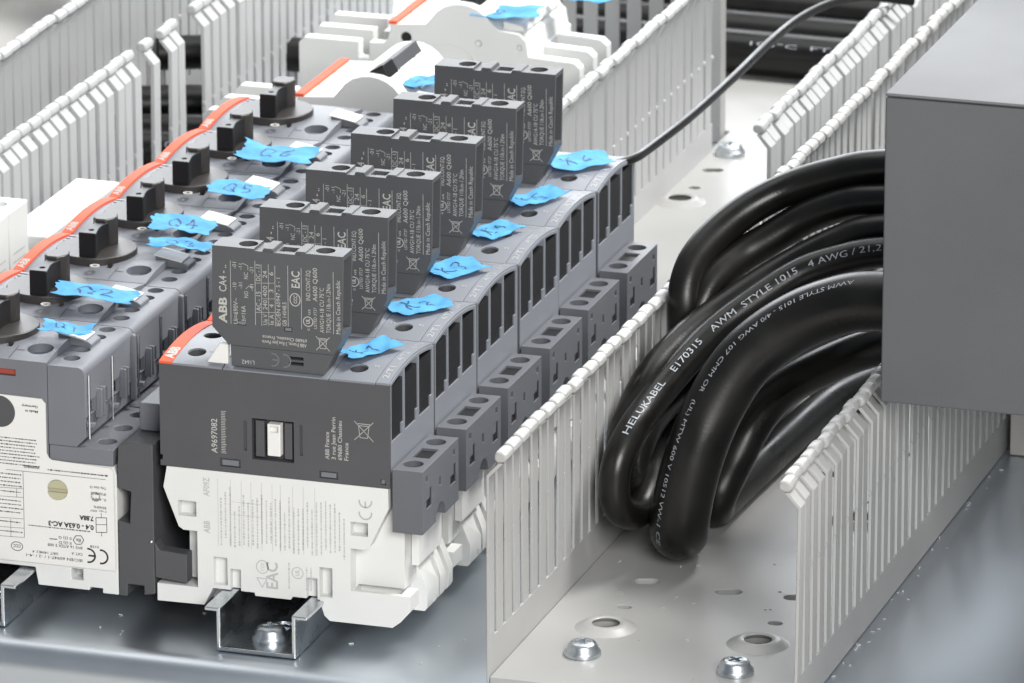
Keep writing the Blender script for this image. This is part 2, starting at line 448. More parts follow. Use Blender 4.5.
    cyl(cut, (19, 41.5), 4.6, 7.4, 12, ax=0)
    o = part('coil_terminal_block', B, M['blockgrey'], T, bevel=.3, cut=cut)
    bm = NB(); box(bm, 3.0, 8.2, 14.7, 23.8, 55.1, 61.2); part('clamp_opening_shade', bm, M['black'], o)  # black fillers in the block's openings, painted shade of the recesses
    for y in (4.5, 29):
        bm = NB(); box(bm, 7.7, 10.4, y+.1, y+5.4, 48.3, 51.1); part('clamp_opening_shade', bm, M['black'], o)
        bm = NB(); box(bm, 7.7, 10.4, y+3.5, y+5.4, 51.15, 54.4); part('clamp_opening_shade', bm, M['black'], o)
    for y in (8, 31):
        bm = NB(); cyl(bm, (5.2, y), 3.0, 56.4, 58.3, n=16)
        part('clamp_screw', bm, M['blockgrey'], o, bevel=.2)
    for ch in T.children: ch.location = [39*S, 0, 0]
    return T
con = contactor_proto()
front_only = {'actuator', 'actuator_guide', 'latch', 'base_front'}
con_labels = ['front contactor of the row, whole grey side with white slider and printed address showing',
              'second contactor from the front of the grey row', 'third contactor from the front of the grey row',
              'fourth contactor from the front of the grey row', 'fifth contactor from the front of the grey row',
              'rearmost contactor of the grey row, thin black wire leaving it']
cons = [con]
for i in range(1, 6):
    c = copy_tree(con, None, lambda ch: ch.name.split('.')[0] not in ('actuator', 'actuator_guide', 'latch'))
    c.location = (-39*S, 45*i*S, 0); c.location.x += random.uniform(-.35, .35)*S; cons.append(c)
for c, lb in zip(cons, con_labels): tag(c, lb, 'contactor', 'contactors in a row on the rail')
# print on the front contactor only (the others stand hidden behind it)
def contactor_print():
    P = Print()
    P.text('A9697082', -58.4, 61.6, 2.9, 90, .01, length=11.6)
    for i in range(26): P.line([(-57.0, 61.9+i*.56), (-55.6+(.0 if i % 5 else .35), 61.9+i*.56)], .2)
    for k, (t, L) in enumerate((('ABB France', 9.2), ('3 rue Jean Perrin', 14.2), ('69680 Chassieu', 13.2), ('France', 6))):
        P.text(t, -20.4+k*2.15, 63.4, 2.0, 90, .01, length=L)
    P.bin(-8.7, 74, 6.4, .2)
    o = P.build('side_print', M['print'], con, front(.25)); o.location = (39*S, 0, 0)
    G = Print()
    for k, (t, z0, L) in enumerate((('AF09Z', 46.5, 6.4), ('ABB', 34, 4.2))): G.text(t, -61.4, z0, 3.0, 90, .02, length=L)
    for x in (-58.5, -54.2, -50.5, -47.2, -43.6, -40, -37.2, -33.0, -29.4, -25.5): G.line([(x, 30), (x, 53)], .12)
    for z in (45.5, 41.2): G.line([(-54.2, z), (-43.6, z)], .12)
    random.seed(3)
    for x in np.arange(-57.5, -14.5, 1.55):
        z0 = random.uniform(29.5, 33)
        G.micro(x, z0, random.uniform(12, 50.5-z0), 1.0, 90, .55)
    G.ce(-8.4, 46.4, 4.2, 90, .5)
    G.text('EAC', -38.4, 17.0, 5.6, 90, .02, length=9)
    G.arc(-43.6, 24.4, 2.0, 2.2, 0, 360, .3); G.text('CCC', -42.9, 23.0, 1.7, 90, .0, length=2.8)
    G.line([(-45.5, 20.5), (-42, 20.5), (-43.7, 17.4), (-45.5, 20.5)], .3)
    G.arc(-31.6, 23.6, 1.9, 1.9, 0, 360, .3); G.text('UL', -31.0, 22.5, 2.0, 90, .02, length=2.2)
    for x in (-34.5, -28.5, -27): G.micro(x, 18, 8, 1.0, 90, .5)
    o = G.build('base_print', M['printgrey'], con, front(.4)); o.location = (39*S, 0, 0)
    # white clip at the front left of the face
    bm = NB(); prism(bm, [(-62, 91.6), (-57.6, 98.4), (-54.8, 98.2), (-54.8, 91.6)], 1.2, 3.4, 1)
    o = part('clip', bm, M['whitelabel'], con, bevel=.3); o.location = (39*S, 0, 0)
contactor_print()

# ------------------------------------------------------------------ auxiliary contact blocks on top
def aux_proto():
    T = empty('auxiliary_contact_block', (-38, 6, 91))
    bm = NB()
    out = [(-59.6, 131), (-59.9, 104), (-54.6, 98.6), (-54.2, 98.3), (-18.8, 98.3), (-16.2, 103.4), (-15.6, 131.2)]
    prism(bm, out, 1.0, 10.6, 1)
    cut = NB()
    for x in (-49, -23): cyl(cut, (x, 5.9), 3.1, 122, 135, n=28)
    box(cut, -37.9, -32.6, 3.2, 8.2, 124, 135)
    box(cut, -45.5, -30, -2, 12, 130.4, 132)
    box(cut, -18.5, -12, 2.2, 9.6, 105.5, 129.6)
    for x0, x1, z in ((-51.3, -48.4, 105.2), (-35.5, -32.8, 104.6)): box(cut, x0, x1, 0, 1.6, z, z+1.5)
    o = part('body', bm, M['darkgrey'], T, bevel=.3, cut=cut)
    for x0, x1 in ((-42.9, -38.6), (-31.9, -27.6)):
        bm = NB(); prism(bm, [(x0, 130.2), (x0+.6, 131.5), (x1-.6, 131.5), (x1, 130.2)], 1.2, 10.4, 1)
        part('latch_bridge', bm, M['darkgrey'], T, bevel=.25)
    bm = NB(); box(bm, -37.6, -32.9, 3.4, 8.0, 126.6, 129.2); part('window_pane', bm, M['midgrey'], T, bevel=.3)
    for x in (-49, -23):
        bm = NB(); cyl(bm, (x, 5.9), 2.8, 122.02, 124, n=16)
        c2 = NB(); box(c2, x-3, x+3, 5.5, 6.3, 123.2, 130)
        part('terminal_screw', bm, M['screw'], T, cut=c2)
    for x0, x1, z in ((-51.0, -48.7, 105.4), (-35.2, -33.1, 104.8)):
        bm = NB(); box(bm, x0, x1, .9, 1.9, z, z+1.1); part('latch', bm, M['midgrey'], T, bevel=.15)
    bm = NB(); prism(bm, [(-54.0, 98.1), (-53.6, 91.2), (-22.4, 91.0), (-18.9, 98.1)], 1.4, 10.2, 1)
    cut = NB()
    for z in (93.4, 95.2): box(cut, -34.2, -29.4, 0, 4, z, z+1.0)
    part('plug_foot', bm, M['darkgrey'], T, bevel=.3, cut=cut)
    # print; crop pixels of the photo turned into millimetres on the block
    P = Print()
    def X(cx): return -60+(200+cx/4.27-211)/2.965
    def Z(cx, cy):
        px, py = 200+cx/4.27, 230+cy/4.27
        return 131-(py-245-.09*(px-211))/3.0
    def col(t, cx, cy0, cy1, h, bold=.0):
        z0, z1 = Z(cx, cy0), Z(cx, cy1)
        P.text(t, X(cx), z0, h, 90, bold, length=z1-z0)
    col('ABB', 112, 395, 285, 3.8, .03); col('CA4 - ..', 112, 265, 150, 3.6, .005)
    for cx, a, b in ((130, 400, 130), (235, 405, 130), (320, 410, 150), (375, 410, 150), (432, 420, 160), (568, 440, 175)):
        P.line([(X(cx), Z(cx, a)), (X(cx), Z(cx, b))], .16)
    col('Ui=690V~', 160, 402, 292, 2.2); col('-10', 155, 255, 225, 1.9); col('-01', 155, 165, 138, 1.9)
    col('Ith=16A', 193, 402, 325, 2.2); col('-31', 180, 250, 225, 1.7); col('-11', 180, 170, 145, 1.7)
    col('NO', 205, 290, 262, 2.0); col('-41', 228, 260, 232, 1.8); col('NC', 205, 210, 182, 2.0); col('-21', 228, 185, 160, 1.8)
    P.line([(X(195), Z(195, 250)), (X(208), Z(208, 238)), (X(222), Z(222, 238))], .16)
    P.line([(X(180), Z(180, 140)), (X(205), Z(205, 152)), (X(205), Z(205, 170))], .16)
    col('AC - 15', 258, 345, 262, 2.2); col('DC - 13', 258, 218, 148, 2.2)
    P.line([(X(262), Z(262, 408)), (X(262), Z(262, 145))], .14); P.line([(X(292), Z(292, 408)), (X(292), Z(292, 145))], .14)
    for cy in (225, 350): P.line([(X(236), Z(236, cy)), (X(318), Z(318, cy))], .14)
    P.line([(X(264), Z(264, 292)), (X(318), Z(318, 292))], .14)
    col('Ue V', 286, 405, 360, 2.1); col('240', 286, 340, 300, 2.1); col('400', 286, 285, 238, 2.1); col('24', 286, 205, 175, 2.1)
    col('Ie A', 313, 405, 362, 2.1); col('4', 313, 330, 316, 2.1); col('3', 313, 268, 255, 2.1); col('6', 313, 195, 180, 2.1)
    col('IEC/EN 60947 - 5 - 1', 342, 410, 205, 2.0); col('GB 14048.5', 368, 410, 308, 2.0)
    P.arc(X(405), Z(405, 295), 1.7, 2.1, 0, 360, .3); col('CCC', 414, 312, 278, 1.7, .02)
    col('EAC', 425, 248, 178, 3.9, .015)
    P.arc(X(460), Z(460, 388), 1.6, 1.6, 0, 360, .28); col('UL', 467, 398, 376, 1.9, .03); col('us', 470, 360, 338, 1.5); col('c', 466, 428, 418, 1.5)
    col('IND.CONT.EQ.', 470, 300, 168, 2.1); col('LISTED 3T37', 497, 420, 330, 1.5); col('A600 Q600', 500, 302, 160, 2.2)
    col('AWG14-18 CU 75°C', 528, 436, 245, 2.1); col('TORQUE 11lb.in-1.2Nm', 556, 438, 228, 2.1); col('Made in Czech Republic', 597, 442, 215, 2.1)
    P.bin(X(522), Z(522, 482), 4.6, .2)
    P.text('ABB France, 3 Rue Jean Perrin', X(452), Z(452, 505)+1.6, 1.7, 180, .01, length=15); P.text('69680 Chassieu, France', X(455), Z(455, 480)+1.2, 1.6, 180, .01, length=15)
    P.build('printed_rating', M['print'], T, front(1.0))
    Q = Print(); Q.text('L1642', X(228), Z(228, 560), 2.0, 180, .0, length=4.2)
    Q.build('batch_print', M['printgrey'], T, front(1.4))
    R_ = Print(); R_.ce(X(355), Z(320, 555), 4.2, 180, .42)
    R_.build('moulded_mark', M['midgrey'], T, front(1.4, .1))
    for ch in T.children: ch.location = [38*S, -6*S, -91*S]
    return T
aux = aux_proto()
aux_labels = ['front auxiliary block, its whole white rating print readable', 'second auxiliary block from the front, half hidden by the front one',
              'third auxiliary block from the front on the contactor row', 'fourth auxiliary block from the front on the contactor row',
              'fifth auxiliary block from the front, second from the back', 'rearmost dark grey auxiliary block, standing highest in the picture']
for i in range(6):
    a = aux if i == 0 else copy_tree(aux)
    a.location = (-38*S, (6+45*i)*S, 91*S)
    a.rotation_euler = (random.uniform(-.004, .004), random.uniform(-.006, .006), random.uniform(-.008, .008))
    tag(a, aux_labels[i], 'auxiliary contact', 'auxiliary contact blocks plugged onto the contactors')
# ------------------------------------------------------------------ rotary motor starters
def starter_proto():
    T = empty('motor_starter', (-140, 0, 15))
    ys = [0.25+44.5*i/12 for i in range(13)]
    ar = lambda y: arch(y, 2.2)
    bm = NB()
    prism(bm, [(0.25, 50)]+[(y, 86.2+ar(y)) for y in ys]+[(44.75, 50)], -164, -116.6, 0)
    cut = NB()
    cyl(cut, (-122.3, 9.5), 4.3, 85.2, 95, n=28)
    box(cut, -134.2, -132.2, 9, 12.5, 85.5, 95); 
    box(cut, -134.5, -127.5, -1, 2.4, 80.6, 82.9)
    box(cut, -136.8, -136.3, -1, 46, 87.0, 95) if False else None
    part('housing', bm, M['midgrey'], T, bevel=.35, cut=cut)
    bm = NB(); prism(bm, [(-183, 15.5), (-183, 58), (-170, 60), (-164.2, 78), (-164.2, 15.5)], .5, 44.5, 1)
    part('line_terminal_block', bm, M['midgrey'], T, bevel=.5)
    # face plates either side of a seam, and the sloping shoulder
    bm = NB()
    for x0, x1, y0, y1 in ((-158, -137, .9, 44.1), (-136.3, -126, .9, 44.1)): pass
    prism(bm, [(.6, 87.0), (17, 90.1), (17, 86), (.6, 86)], -136.2, -129.6, 0) if False else None
    bm.free()
    # orange strip
    bm = NB(); V = []
    for y in ys: V.append([bm.verts.new((x, y, 87.0+ar(y))) for x in (-164, -160.2)])
    for p, q in zip(V[:-1], V[1:]): bm.faces.new((p[0], p[1], q[1], q[0]))
    r = bmesh.ops.extrude_face_region(bm, geom=bm.faces[:])
    for v in [g for g in r['geom'] if isinstance(g, bmesh.types.BMVert)]: v.co.z -= .85
    part('colour_strip', bm, M['orange'], T, bevel=.12)
    P = Print(); P.text('ABB', 1.5, .7, 3.6, 0, .03, length=7)
    P.build('strip_lettering', M['print'], T, lambda u, v: (-160.1-v, u, 87.12+ar(u)))
    # dark slotted grip beside the strip
    for k in range(3):
        bm = NB(); box(bm, -157.6, -152.5, 30+k*2.6, 31.6+k*2.6, 87.5, 89.1); part('grip_ridge', bm, M['facegrey'], T, bevel=.25)
    # terminals: stepped block with screws and finned outer side
    bm = NB()
    prism(bm, [(-116.4, 58.7), (-116.4, 85.6), (-105.6, 85.6), (-104.4, 85.0), (-103.7, 83.6), (-103.7, 62), (-106.8, 58.7)], .25, 44.75, 1)
    cut = NB()
    for y in (9.3, 18.6, 32.6, 41.2): cyl(cut, (-111.4, y), 2.75, 78, 90, n=20)
    for y0, y1 in ((4.6, 9.4), (15.2, 20.8), (26.5, 31.2), (37, 42)): box(cut, -108.5, -102, y0, y1, 68.5, 73.2)
    for y in (3.4, 24.6): box(cut, -105.6, -102, y-.35, y+.35, 64, 83)
    box(cut, -104.6, -102, 1.0, 43.6, 60.4, 68.4)
    tb = part('terminal_block', bm, M['midgrey'], T, bevel=.3, cut=cut)
    for y in (9.3, 18.6, 32.6, 41.2):
        bm = NB(); cyl(bm, (-111.4, y), 2.6, 78.02, 81, n=16)
        c2 = NB(); box(c2, -115, -108, y-.35, y+.35, 80.2, 85); box(c2, -111.75, -111.05, y-3, y+3, 80.2, 85)
        part('terminal_screw', bm, M['screw'], tb, cut=c2)
    for y0, y1 in ((4.6, 9.4), (15.2, 20.8), (26.5, 31.2), (37, 42)):
        bm = NB(); box(bm, -108.4, -105.0, y0+.05, y1-.05, 68.6, 73.1); part('opening_shade', bm, M['black'], tb)  # black filler close to the surface, shade of the opening given as colour
    for y in (11.5, 14.0, 33, 35.5):
        bm = NB(); box(bm, -104.4, -101.9, y-.6, y+.6, 65.5, 75.5); part('fin', bm, M['midgrey'], tb, bevel=.35)
    for y in (3.4, 24.6):
        bm = NB(); cyl(bm, (-103.4, y), .45, 60.8, 82.4, n=8); part('pin', bm, M['steel'], tb)
        bm = NB(); box(bm, -104.5, -101.8, y-.2, y+1.9, 64.6, 66.0); part('hook', bm, M['midgrey'], tb, bevel=.2)
    bm = NB(); box(bm, -104.5, -102.3, 42.4, 44.6, 61.5, 84.2); part('end_rib', bm, M['midgrey'], tb, bevel=.8)
    # lower terminals in grey, white base
    bm = NB(); box(bm, -116.4, -94.4, .5, 44.5, 53.0, 58.5)
    cut = NB()
    for y in (9, 23.5, 38): cyl(cut, (-99.6, y), 3.1, 50, 62, n=20)
    lt = part('lower_terminal_block', bm, M['midgrey'], T, bevel=.35, cut=cut)
    bm = NB()
    prism(bm, [(-164, 15.6), (-164, 74), (-116.6, 74), (-116.6, 53), (-94.4, 53), (-93.4, 50), (-93.4, 9.1), (-99, 9.1), (-99, 10.8), (-103.5, 10.8), (-103.5, 9.6), (-121.4, 9.6), (-122.4, 15.6)], .7, 44.4, 1)
    cut = NB(); box(cut, -109.8, -105.8, -1, 6, 12.8, 16.6)
    part('base', bm, M['white'], T, bevel=.4, cut=cut)
    # knob
    bm = NB(); cyl(bm, (-142.4, 22.5), 13.8, 86.0, 90.4, n=56)
    k = part('knob', bm, M['brownblack'], T, bevel=.6)
    bm = NB()
    gx = lambda t: 3.2-1.5*math.sin(math.pi*min(1, t*1.15))**1.5
    L = [(-141-gx(t), 10.2+20*t) for t in np.linspace(0, 1, 9)]; Rr = [(-141+gx(t), 10.2+20*t) for t in np.linspace(1, 0, 9)]
    prism(bm, L+Rr, 90.0, 98.8, 2)
    cut = NB(); cyl(cut, (-141, 14.2), .8, 97.8, 106, n=12)
    part('knob_grip', bm, M['black'], k, bevel=1.0, cut=cut, seg=3)
    bm = NB(); prism(bm, [(-142.8, 23.2), (-139.2, 23.2), (-137.4, 25.4), (-136.8, 28.4), (-138.4, 32.4), (-143.6, 32.4), (-145.2, 28.4), (-144.6, 25.4)], 90.2, 99.9, 2)
    part('knob_pointer', bm, M['brownblack'], k, bevel=.7, seg=3)
    bm = NB(); lathe(bm, [(0.9, 89.0), (1.7, 89.0), (1.7, 89.35), (.9, 89.35)], n=20, c=(-136.5, 5.2))
    o = part('off_mark', bm, M['print'], T)
    # raised seams on the face
    bm = NB()
    def seam(pts):
        for a, b in zip(pts[:-1], pts[1:]):
            d = Vector((b[0]-a[0], b[1]-a[1])); n = Vector((-d.y, d.x)).normalized()*.22
            vs = [bm.verts.new((p[0]+s*n.x, p[1]+s*n.y, 86.28+ar(p[1]))) for p in (a, b) for s in (-1, 1)]
            bm.faces.new((vs[0], vs[1], vs[3], vs[2]))
    seam([(-130, 1+3*i) for i in range(4)]); seam([(-130, 7.3), (-127, 7.3)])
    part('face_seam', bm, M['grey'], T)
    # tag holder and white tag
    bm = NB(); prism(bm, [(-121, 86.0), (-121, 89.3), (-110.6, 87.4), (-109.2, 86.6), (-109.2, 85.2)], 21.6, 29.8, 1)
    part('tag_holder', bm, M['midgrey'], T, bevel=.4)
    bm = NB(); prism(bm, [(-121.4, 89.5), (-121.4, 90.0), (-111.4, 88.2), (-111.4, 87.7)], 21.2, 30.4, 1)
    part('white_tag', bm, M['whitelabel'], T, bevel=.2)
    for ch in T.children: ch.location = [140*S, 0, -15*S]
    return T
st = starter_proto()
sl = ['nearest rotary motor starter, white rating label on its side, knob cut by the left edge',
      'second rotary motor starter from the front, beside the left edge',
      'third rotary motor starter from the front with black knob', 'middle one of the seven rotary motor starters',
      'fifth rotary motor starter from the front with black knob', 'rotary motor starter just before the rearmost grey one',
      'rearmost grey rotary motor starter, uncovered white tag, beside the white breaker']
sts = [st]
for i in range(1, 7):
    c = copy_tree(st); c.location = (-140*S, 45*i*S, 15*S); sts.append(c)
for c, lb in zip(sts, sl): tag(c, lb, 'motor starter', 'rotary motor starters in a row')
def starter_label():
    def add(o): o.location = (140*S, 0, -15*S); return o
    bm = NB()
    prism(bm, [(-164, 17.4), (-164, 74.6), (-118.6, 73.9), (-117.2, 72.4), (-117.2, 55.6), (-116.4, 54.0), (-115.4, 53.4), (-95.4, 52.7), (-94.2, 51.6), (-94.0, 17.6)], -.12, .22, 1)
    cut = NB(); cyl(cut, (-113.6, 43.4), 3.5, -1, 2, ax=1, n=32); cyl(cut, (-100.6, 42.4), 1.7, -1, 2, ax=1)
    cyl(cut, (-133.2, 68.3), 5.4, -1, 2, ax=1, n=32)
    lab = add(part('rating_label', bm, M['whitelabel'], st, bevel=.0, cut=cut))
    bm = NB(); cyl(bm, (-113.6, 43.4), 3.4, -.5, .68, ax=1, n=32)
    cut = NB(); box(cut, -118, -109, -2, .45, 42.6, 44.0)
    add(part('setting_dial', bm, M['brass'], st, bevel=.3, cut=cut))
    bm = NB(); cyl(bm, (-133.2, 68.3), 5.3, -.3, .24, ax=1, n=32)
    add(part('trip_plug', bm, M['grey'], st, bevel=.3))
    bm = NB(); cyl(bm, (-100.6, 42.4), 1.2, 0, .68, ax=1); add(part('test_point', bm, M['whitelabel'], st, bevel=.2))
    bm = NB(); box(bm, -134.2, -127.8, .9, 2.3, 80.8, 82.7); add(part('trip_flag', bm, M['redflag'], st, bevel=.2))
    P = Print()
    px = lambda x, y: (-132.9+(x)*.3362+.0, 86.4-(y-358)/2.985+x*.0325)
    def up(t, x, y, h, L, bold=.0):       # upside-down line whose left end is at the photo's right
        u, v = px(x, y); P.text(t, u, v, h, 180, bold, length=L)
    up('Made in', 39, 411.5, 1.2, 4.4, .02); up('Germany', 39, 406.5, 1.2, 5.6, .02)
    random.seed(5)
    for k in range(9):
        u, v = px(39, 442+k*3.3); P.micro(u-17, v, 17-random.uniform(0, 2), .95, 0, .42)
    u, v = px(107, 477); P.micro(u-20, v, 20, 1.0, 0, .5)
    up('WARNING', 39, 468, 1.4, 5.4, .03)
    u0, v0 = px(22, 473); P.line([(u0-6, v0), px(107, 481)], .15); P.line([px(22, 473), px(22, 541)], .15)
    for y in (491, 500, 522, 531.5, 541):
        a = px(0, y-1); P.line([(a[0]-4, a[1]), px(22, y)], .13)
    P.line([px(15, 491), px(15, 500)], .13); P.line([px(8, 522), px(8, 541)], .13)
    for y in (477, 481, 485, 489, 495, 504, 508, 512, 516, 526, 536):
        u, v = px(20, y); P.micro(u-10, v, 9.6, .9, 0, .42)
    for k, t in enumerate(('Trip class 10', 'IP20/IP10', '0...690V')): up(t, 107.5, 489+k*6, 1.2, 5.6-.4*k, .01)
    up('50/60Hz', 107.5, 509, 1.2, 4.4, .01); up('II ops. 400V', 107.5, 513, 1.1, 5.6, .0)
    up('7.88A', 94, 519, 2.2, 4.9, .04); up('0.4 - 0.63A AC-3', 94, 528, 2.3, 15.8, .04)
    P.rect(*px(96.5, 535), *px(107, 527)) if False else None
    a, b, c_, d = px(96.5, 520), px(107.5, 520), px(107.5, 535), px(96.5, 535)
    P.line([a, b, c_, d, a], .22); P.line([px(96.5, 527), px(107.5, 527)], .18); P.line([px(102, 515), px(102, 520)], .18); P.line([px(102, 535), px(102, 539)], .18)
    u, v = px(92, 534.5); P.micro(u-22, v, 21, .9, 0, .4)
    up('II (2) G', 71, 540.5, 1.3, 4.4, .01); up('II (2) D', 71, 545.5, 1.3, 4.4, .01); P.line([px(48, 542), px(56, 542.5)], .3)
    hx = [px(78+5.5*math.cos(math.radians(q)), 543+5*math.sin(math.radians(q))) for q in range(0, 361, 60)]
    P.line(hx, .25); up('Ex', 80.5, 542, 1.6, 1.7, .02)
    up('BVS 16 ATEX E 008', 82, 550, 1.35, 12, .01); up('0158', 99, 549, 1.2, 3, .01)
    up('CAT. A', 82, 556.5, 1.35, 3.8, .01); up('IEC/EN 60947-1 / -2 / -4-1', 82, 563, 1.35, 19.5, .01); up('GB/T 14048.2 .4', 57, 556.5, 1.2, 9, .01)
    P.arc(*px(14, 550), 2.0, 1.5, 0, 360, .24); up('CCC', 18, 548.5, 1.5, 2.6, .02)
    P.ce(*px(101, 560), 4.6, 180, .62)
    add(P.build('label_print', M['printblack'], st, front(-.12, .05)))
starter_label()

# dark link modules joining starter and contactor
def link_proto():
    T = empty('link_module', (-84, 0, 10))
    bm = NB()
    prism(bm, [(-93, 9.2), (-93, 35.2), (-89, 34.2), (-88.4, 45.2), (-93, 46.2), (-93, 52), (-92.6, 60.6), (-89.6, 61.9), (-80.6, 61.9), (-80.6, 11), (-84.4, 10.2), (-84.4, 13.4), (-90, 13.4), (-90.2, 9.2)], .2, 44.2, 1)
    part('module_body', bm, M['grey'], T, bevel=.4)
    bm = NB(); prism(bm, [(-80.5, 29), (-79, 26.4), (-69.4, 25.8), (-69.4, 15.9), (-80.5, 16.8)], .2, 5.4, 1)
    part('tongue', bm, M['grey'], T, bevel=.4)
    bm = NB(); box(bm, -90, -80.8, 13, 44, 62, 71.5); part('raised_step', bm, M['midgrey'], T, bevel=.6)
    bm = NB(); bmesh.ops.create_icosphere(bm, subdivisions=2, radius=.7, matrix=Matrix.Translation((-81.5, .1, 29))); part('rivet', bm, M['bolt'], T)
    for ch in T.children: ch.location = [84*S, 0, -10*S]
    return T
lk = link_proto()
for i in range(6):
    a = lk if i == 0 else copy_tree(lk)
    a.location = (-84*S, 45*i*S, 10*S)
    tag(a, 'dark grey link module clipped between the nearest starter and the front contactor' if i == 0 else
        ['', 'second link module from the front, in the gap between starters and contactors', 'third link module from the front in the gap between the rows',
         'fourth link module from the front in the gap between the rows', 'fifth link module from the front in the gap between the rows', 'rearmost link module between starters and contactors'][i],
        'link module', 'link modules between starters and contactors')

# ------------------------------------------------------------------ white breakers at the back
def breaker(y0, n, label):
    T = empty('circuit_breaker', (-128, y0, 0))
    prof = [(-184, 15.6), (-184.5, 74), (-182, 76.5), (-150, 76.5), (-148.6, 78), (-147, 84.5), (-133, 85.5)]
    for q in range(150, 20, -15): prof.append((-119+13.5*math.cos(math.radians(q)), 82+12.5*math.sin(math.radians(q))))
    prof += [(-104, 85.5), (-96, 84.5), (-93, 82), (-92, 76), (-74, 75.2), (-71.5, 73), (-71, 15.6)]
    bm = NB(); prism(bm, prof, .5, 17.2, 1)
    cut = NB()
    cyl(cut, (-141, 79.5), 2.1, -1, 6, ax=1); box(cut, -160, -156, -1, 20, 70, 80); cyl(cut, (-176, 11), 2.4, 66, 90); cyl(cut, (-112, 79.5), 1.2, -1, 2, ax=1)
    box(cut, -96.5, -95, -1, 2, 78, 80)
    for x0, x1 in ((-190, -151), (-91, -66)):
        box(cut, x0, x1, 6.0, 20, 30, 90)
    me = mesh_of('pole_body', bm, M['white'], bevel=1.0, cut=cut)
    for k in range(n):
        o = link('pole_body', me, T, (128, 17.5*k-y0, 0)); o.location = [128*S, (17.5*k)*S, 0]
    bm = NB(); box(bm, -148.0, -144.6, .6, 17.5*n-.6, 84.2, 85.6); o = part('colour_strip', bm, M['orange'], T, bevel=.2); o.location = [128*S, 0, 0]
    bm = NB(); cyl(bm, (-124, 66), 13, .1, .9, ax=1, n=48); cut = NB(); cyl(cut, (-124, 66), 12.2, -1, .45, ax=1, n=48)
    o = part('side_emboss', bm, M['white'], T, bevel=.15, cut=cut); o.location = [128*S, 0, 0]
    bm = NB(); cyl(bm, (-141, 79.5), 2.0, 1.2, 5.9, ax=1); o = part('pin_hole_shade', bm, M['black'], T); o.location = [128*S, 0, 0]  # black plug: darkness inside the hole put into the colour
    bm = NB(); prism(bm, [(-103, 84.8), (-103, 88.4), (-95.5, 87.2), (-94, 84.6)], 3, 17.5*n-3, 1); o = part('label_carrier', bm, M['white'], T, bevel=.5); o.location = [128*S, 0, 0]
    # toggle bar
    bm = NB(); box(bm, -3.0, 3.0, 6, 17.5*n-8, 0, 7.5)
    bmesh.ops.rotate(bm, verts=bm.verts, matrix=Matrix.Rotation(-.55, 3, 'Y'))
    for v in bm.verts: v.co.x -= 114.5; v.co.z += 89.5
    o = part('toggle', bm, M['grey'], T, bevel=.8); o.location = [128*S, 0, 0]
    bm = NB(); box(bm, -3.3, 3.3, 5.4, 16, .6, 7.8)
    bmesh.ops.rotate(bm, verts=bm.verts, matrix=Matrix.Rotation(-.55, 3, 'Y'))
    for v in bm.verts: v.co.x -= 114.5; v.co.z += 89.5
    o = part('toggle_cap', bm, M['black'], T, bevel=.6); o.location = [128*S, 0, 0]
    tag(T, label, 'circuit breaker', 'white circuit breakers behind the starters')
breaker(329, 3, 'white circuit breaker right behind the rearmost grey motor starter')
breaker(436, 3, 'white circuit breaker farther back, cut by the top edge of the picture')

# white module boxes on the left
def white_module(x0, x1, y0, y1, z1, n, holes, label):
    T = empty('white_module', ((x0+x1)/2, y0, 0))
    d = (y1-y0)/n
    for k in range(n):
        bm = NB(); box(bm, x0, x1, y0+d*k+.2, y0+d*(k+1)-.2, .2, z1)
        cut = NB()
        if holes:
            for x in np.linspace(x0+8, x1-8, 2): cyl(cut, (x, y0+d*(k+.5)), 3.2, z1-5, z1+3)
        else: cut.free(); cut = None
        o = part('module_slice', bm, M['white'], T, bevel=.8, cut=cut)
        o.location = [-(x0+x1)/2*S, -y0*S, 0]
    if holes:
        for k in range(n):
            P = Print()
            for j in range(4): P.micro(y0+d*k+3, z1-16-j*3, d*.6, 1.3, 0, .6)
            o = P.build('side_print', M['printgrey'], T, lambda u, v: (x1+.06, u, v)); o.location = [-(x0+x1)/2*S, -y0*S, 0]
    tag(T, label, 'module')
white_module(-227, -192, 120, 175, 85, 3, True, 'white module block with round holes on top, cut by the left edge')
white_module(-203, -186, 177, 249, 71, 2, False, 'plain bright white block beside the orange strips, in front of the duct')
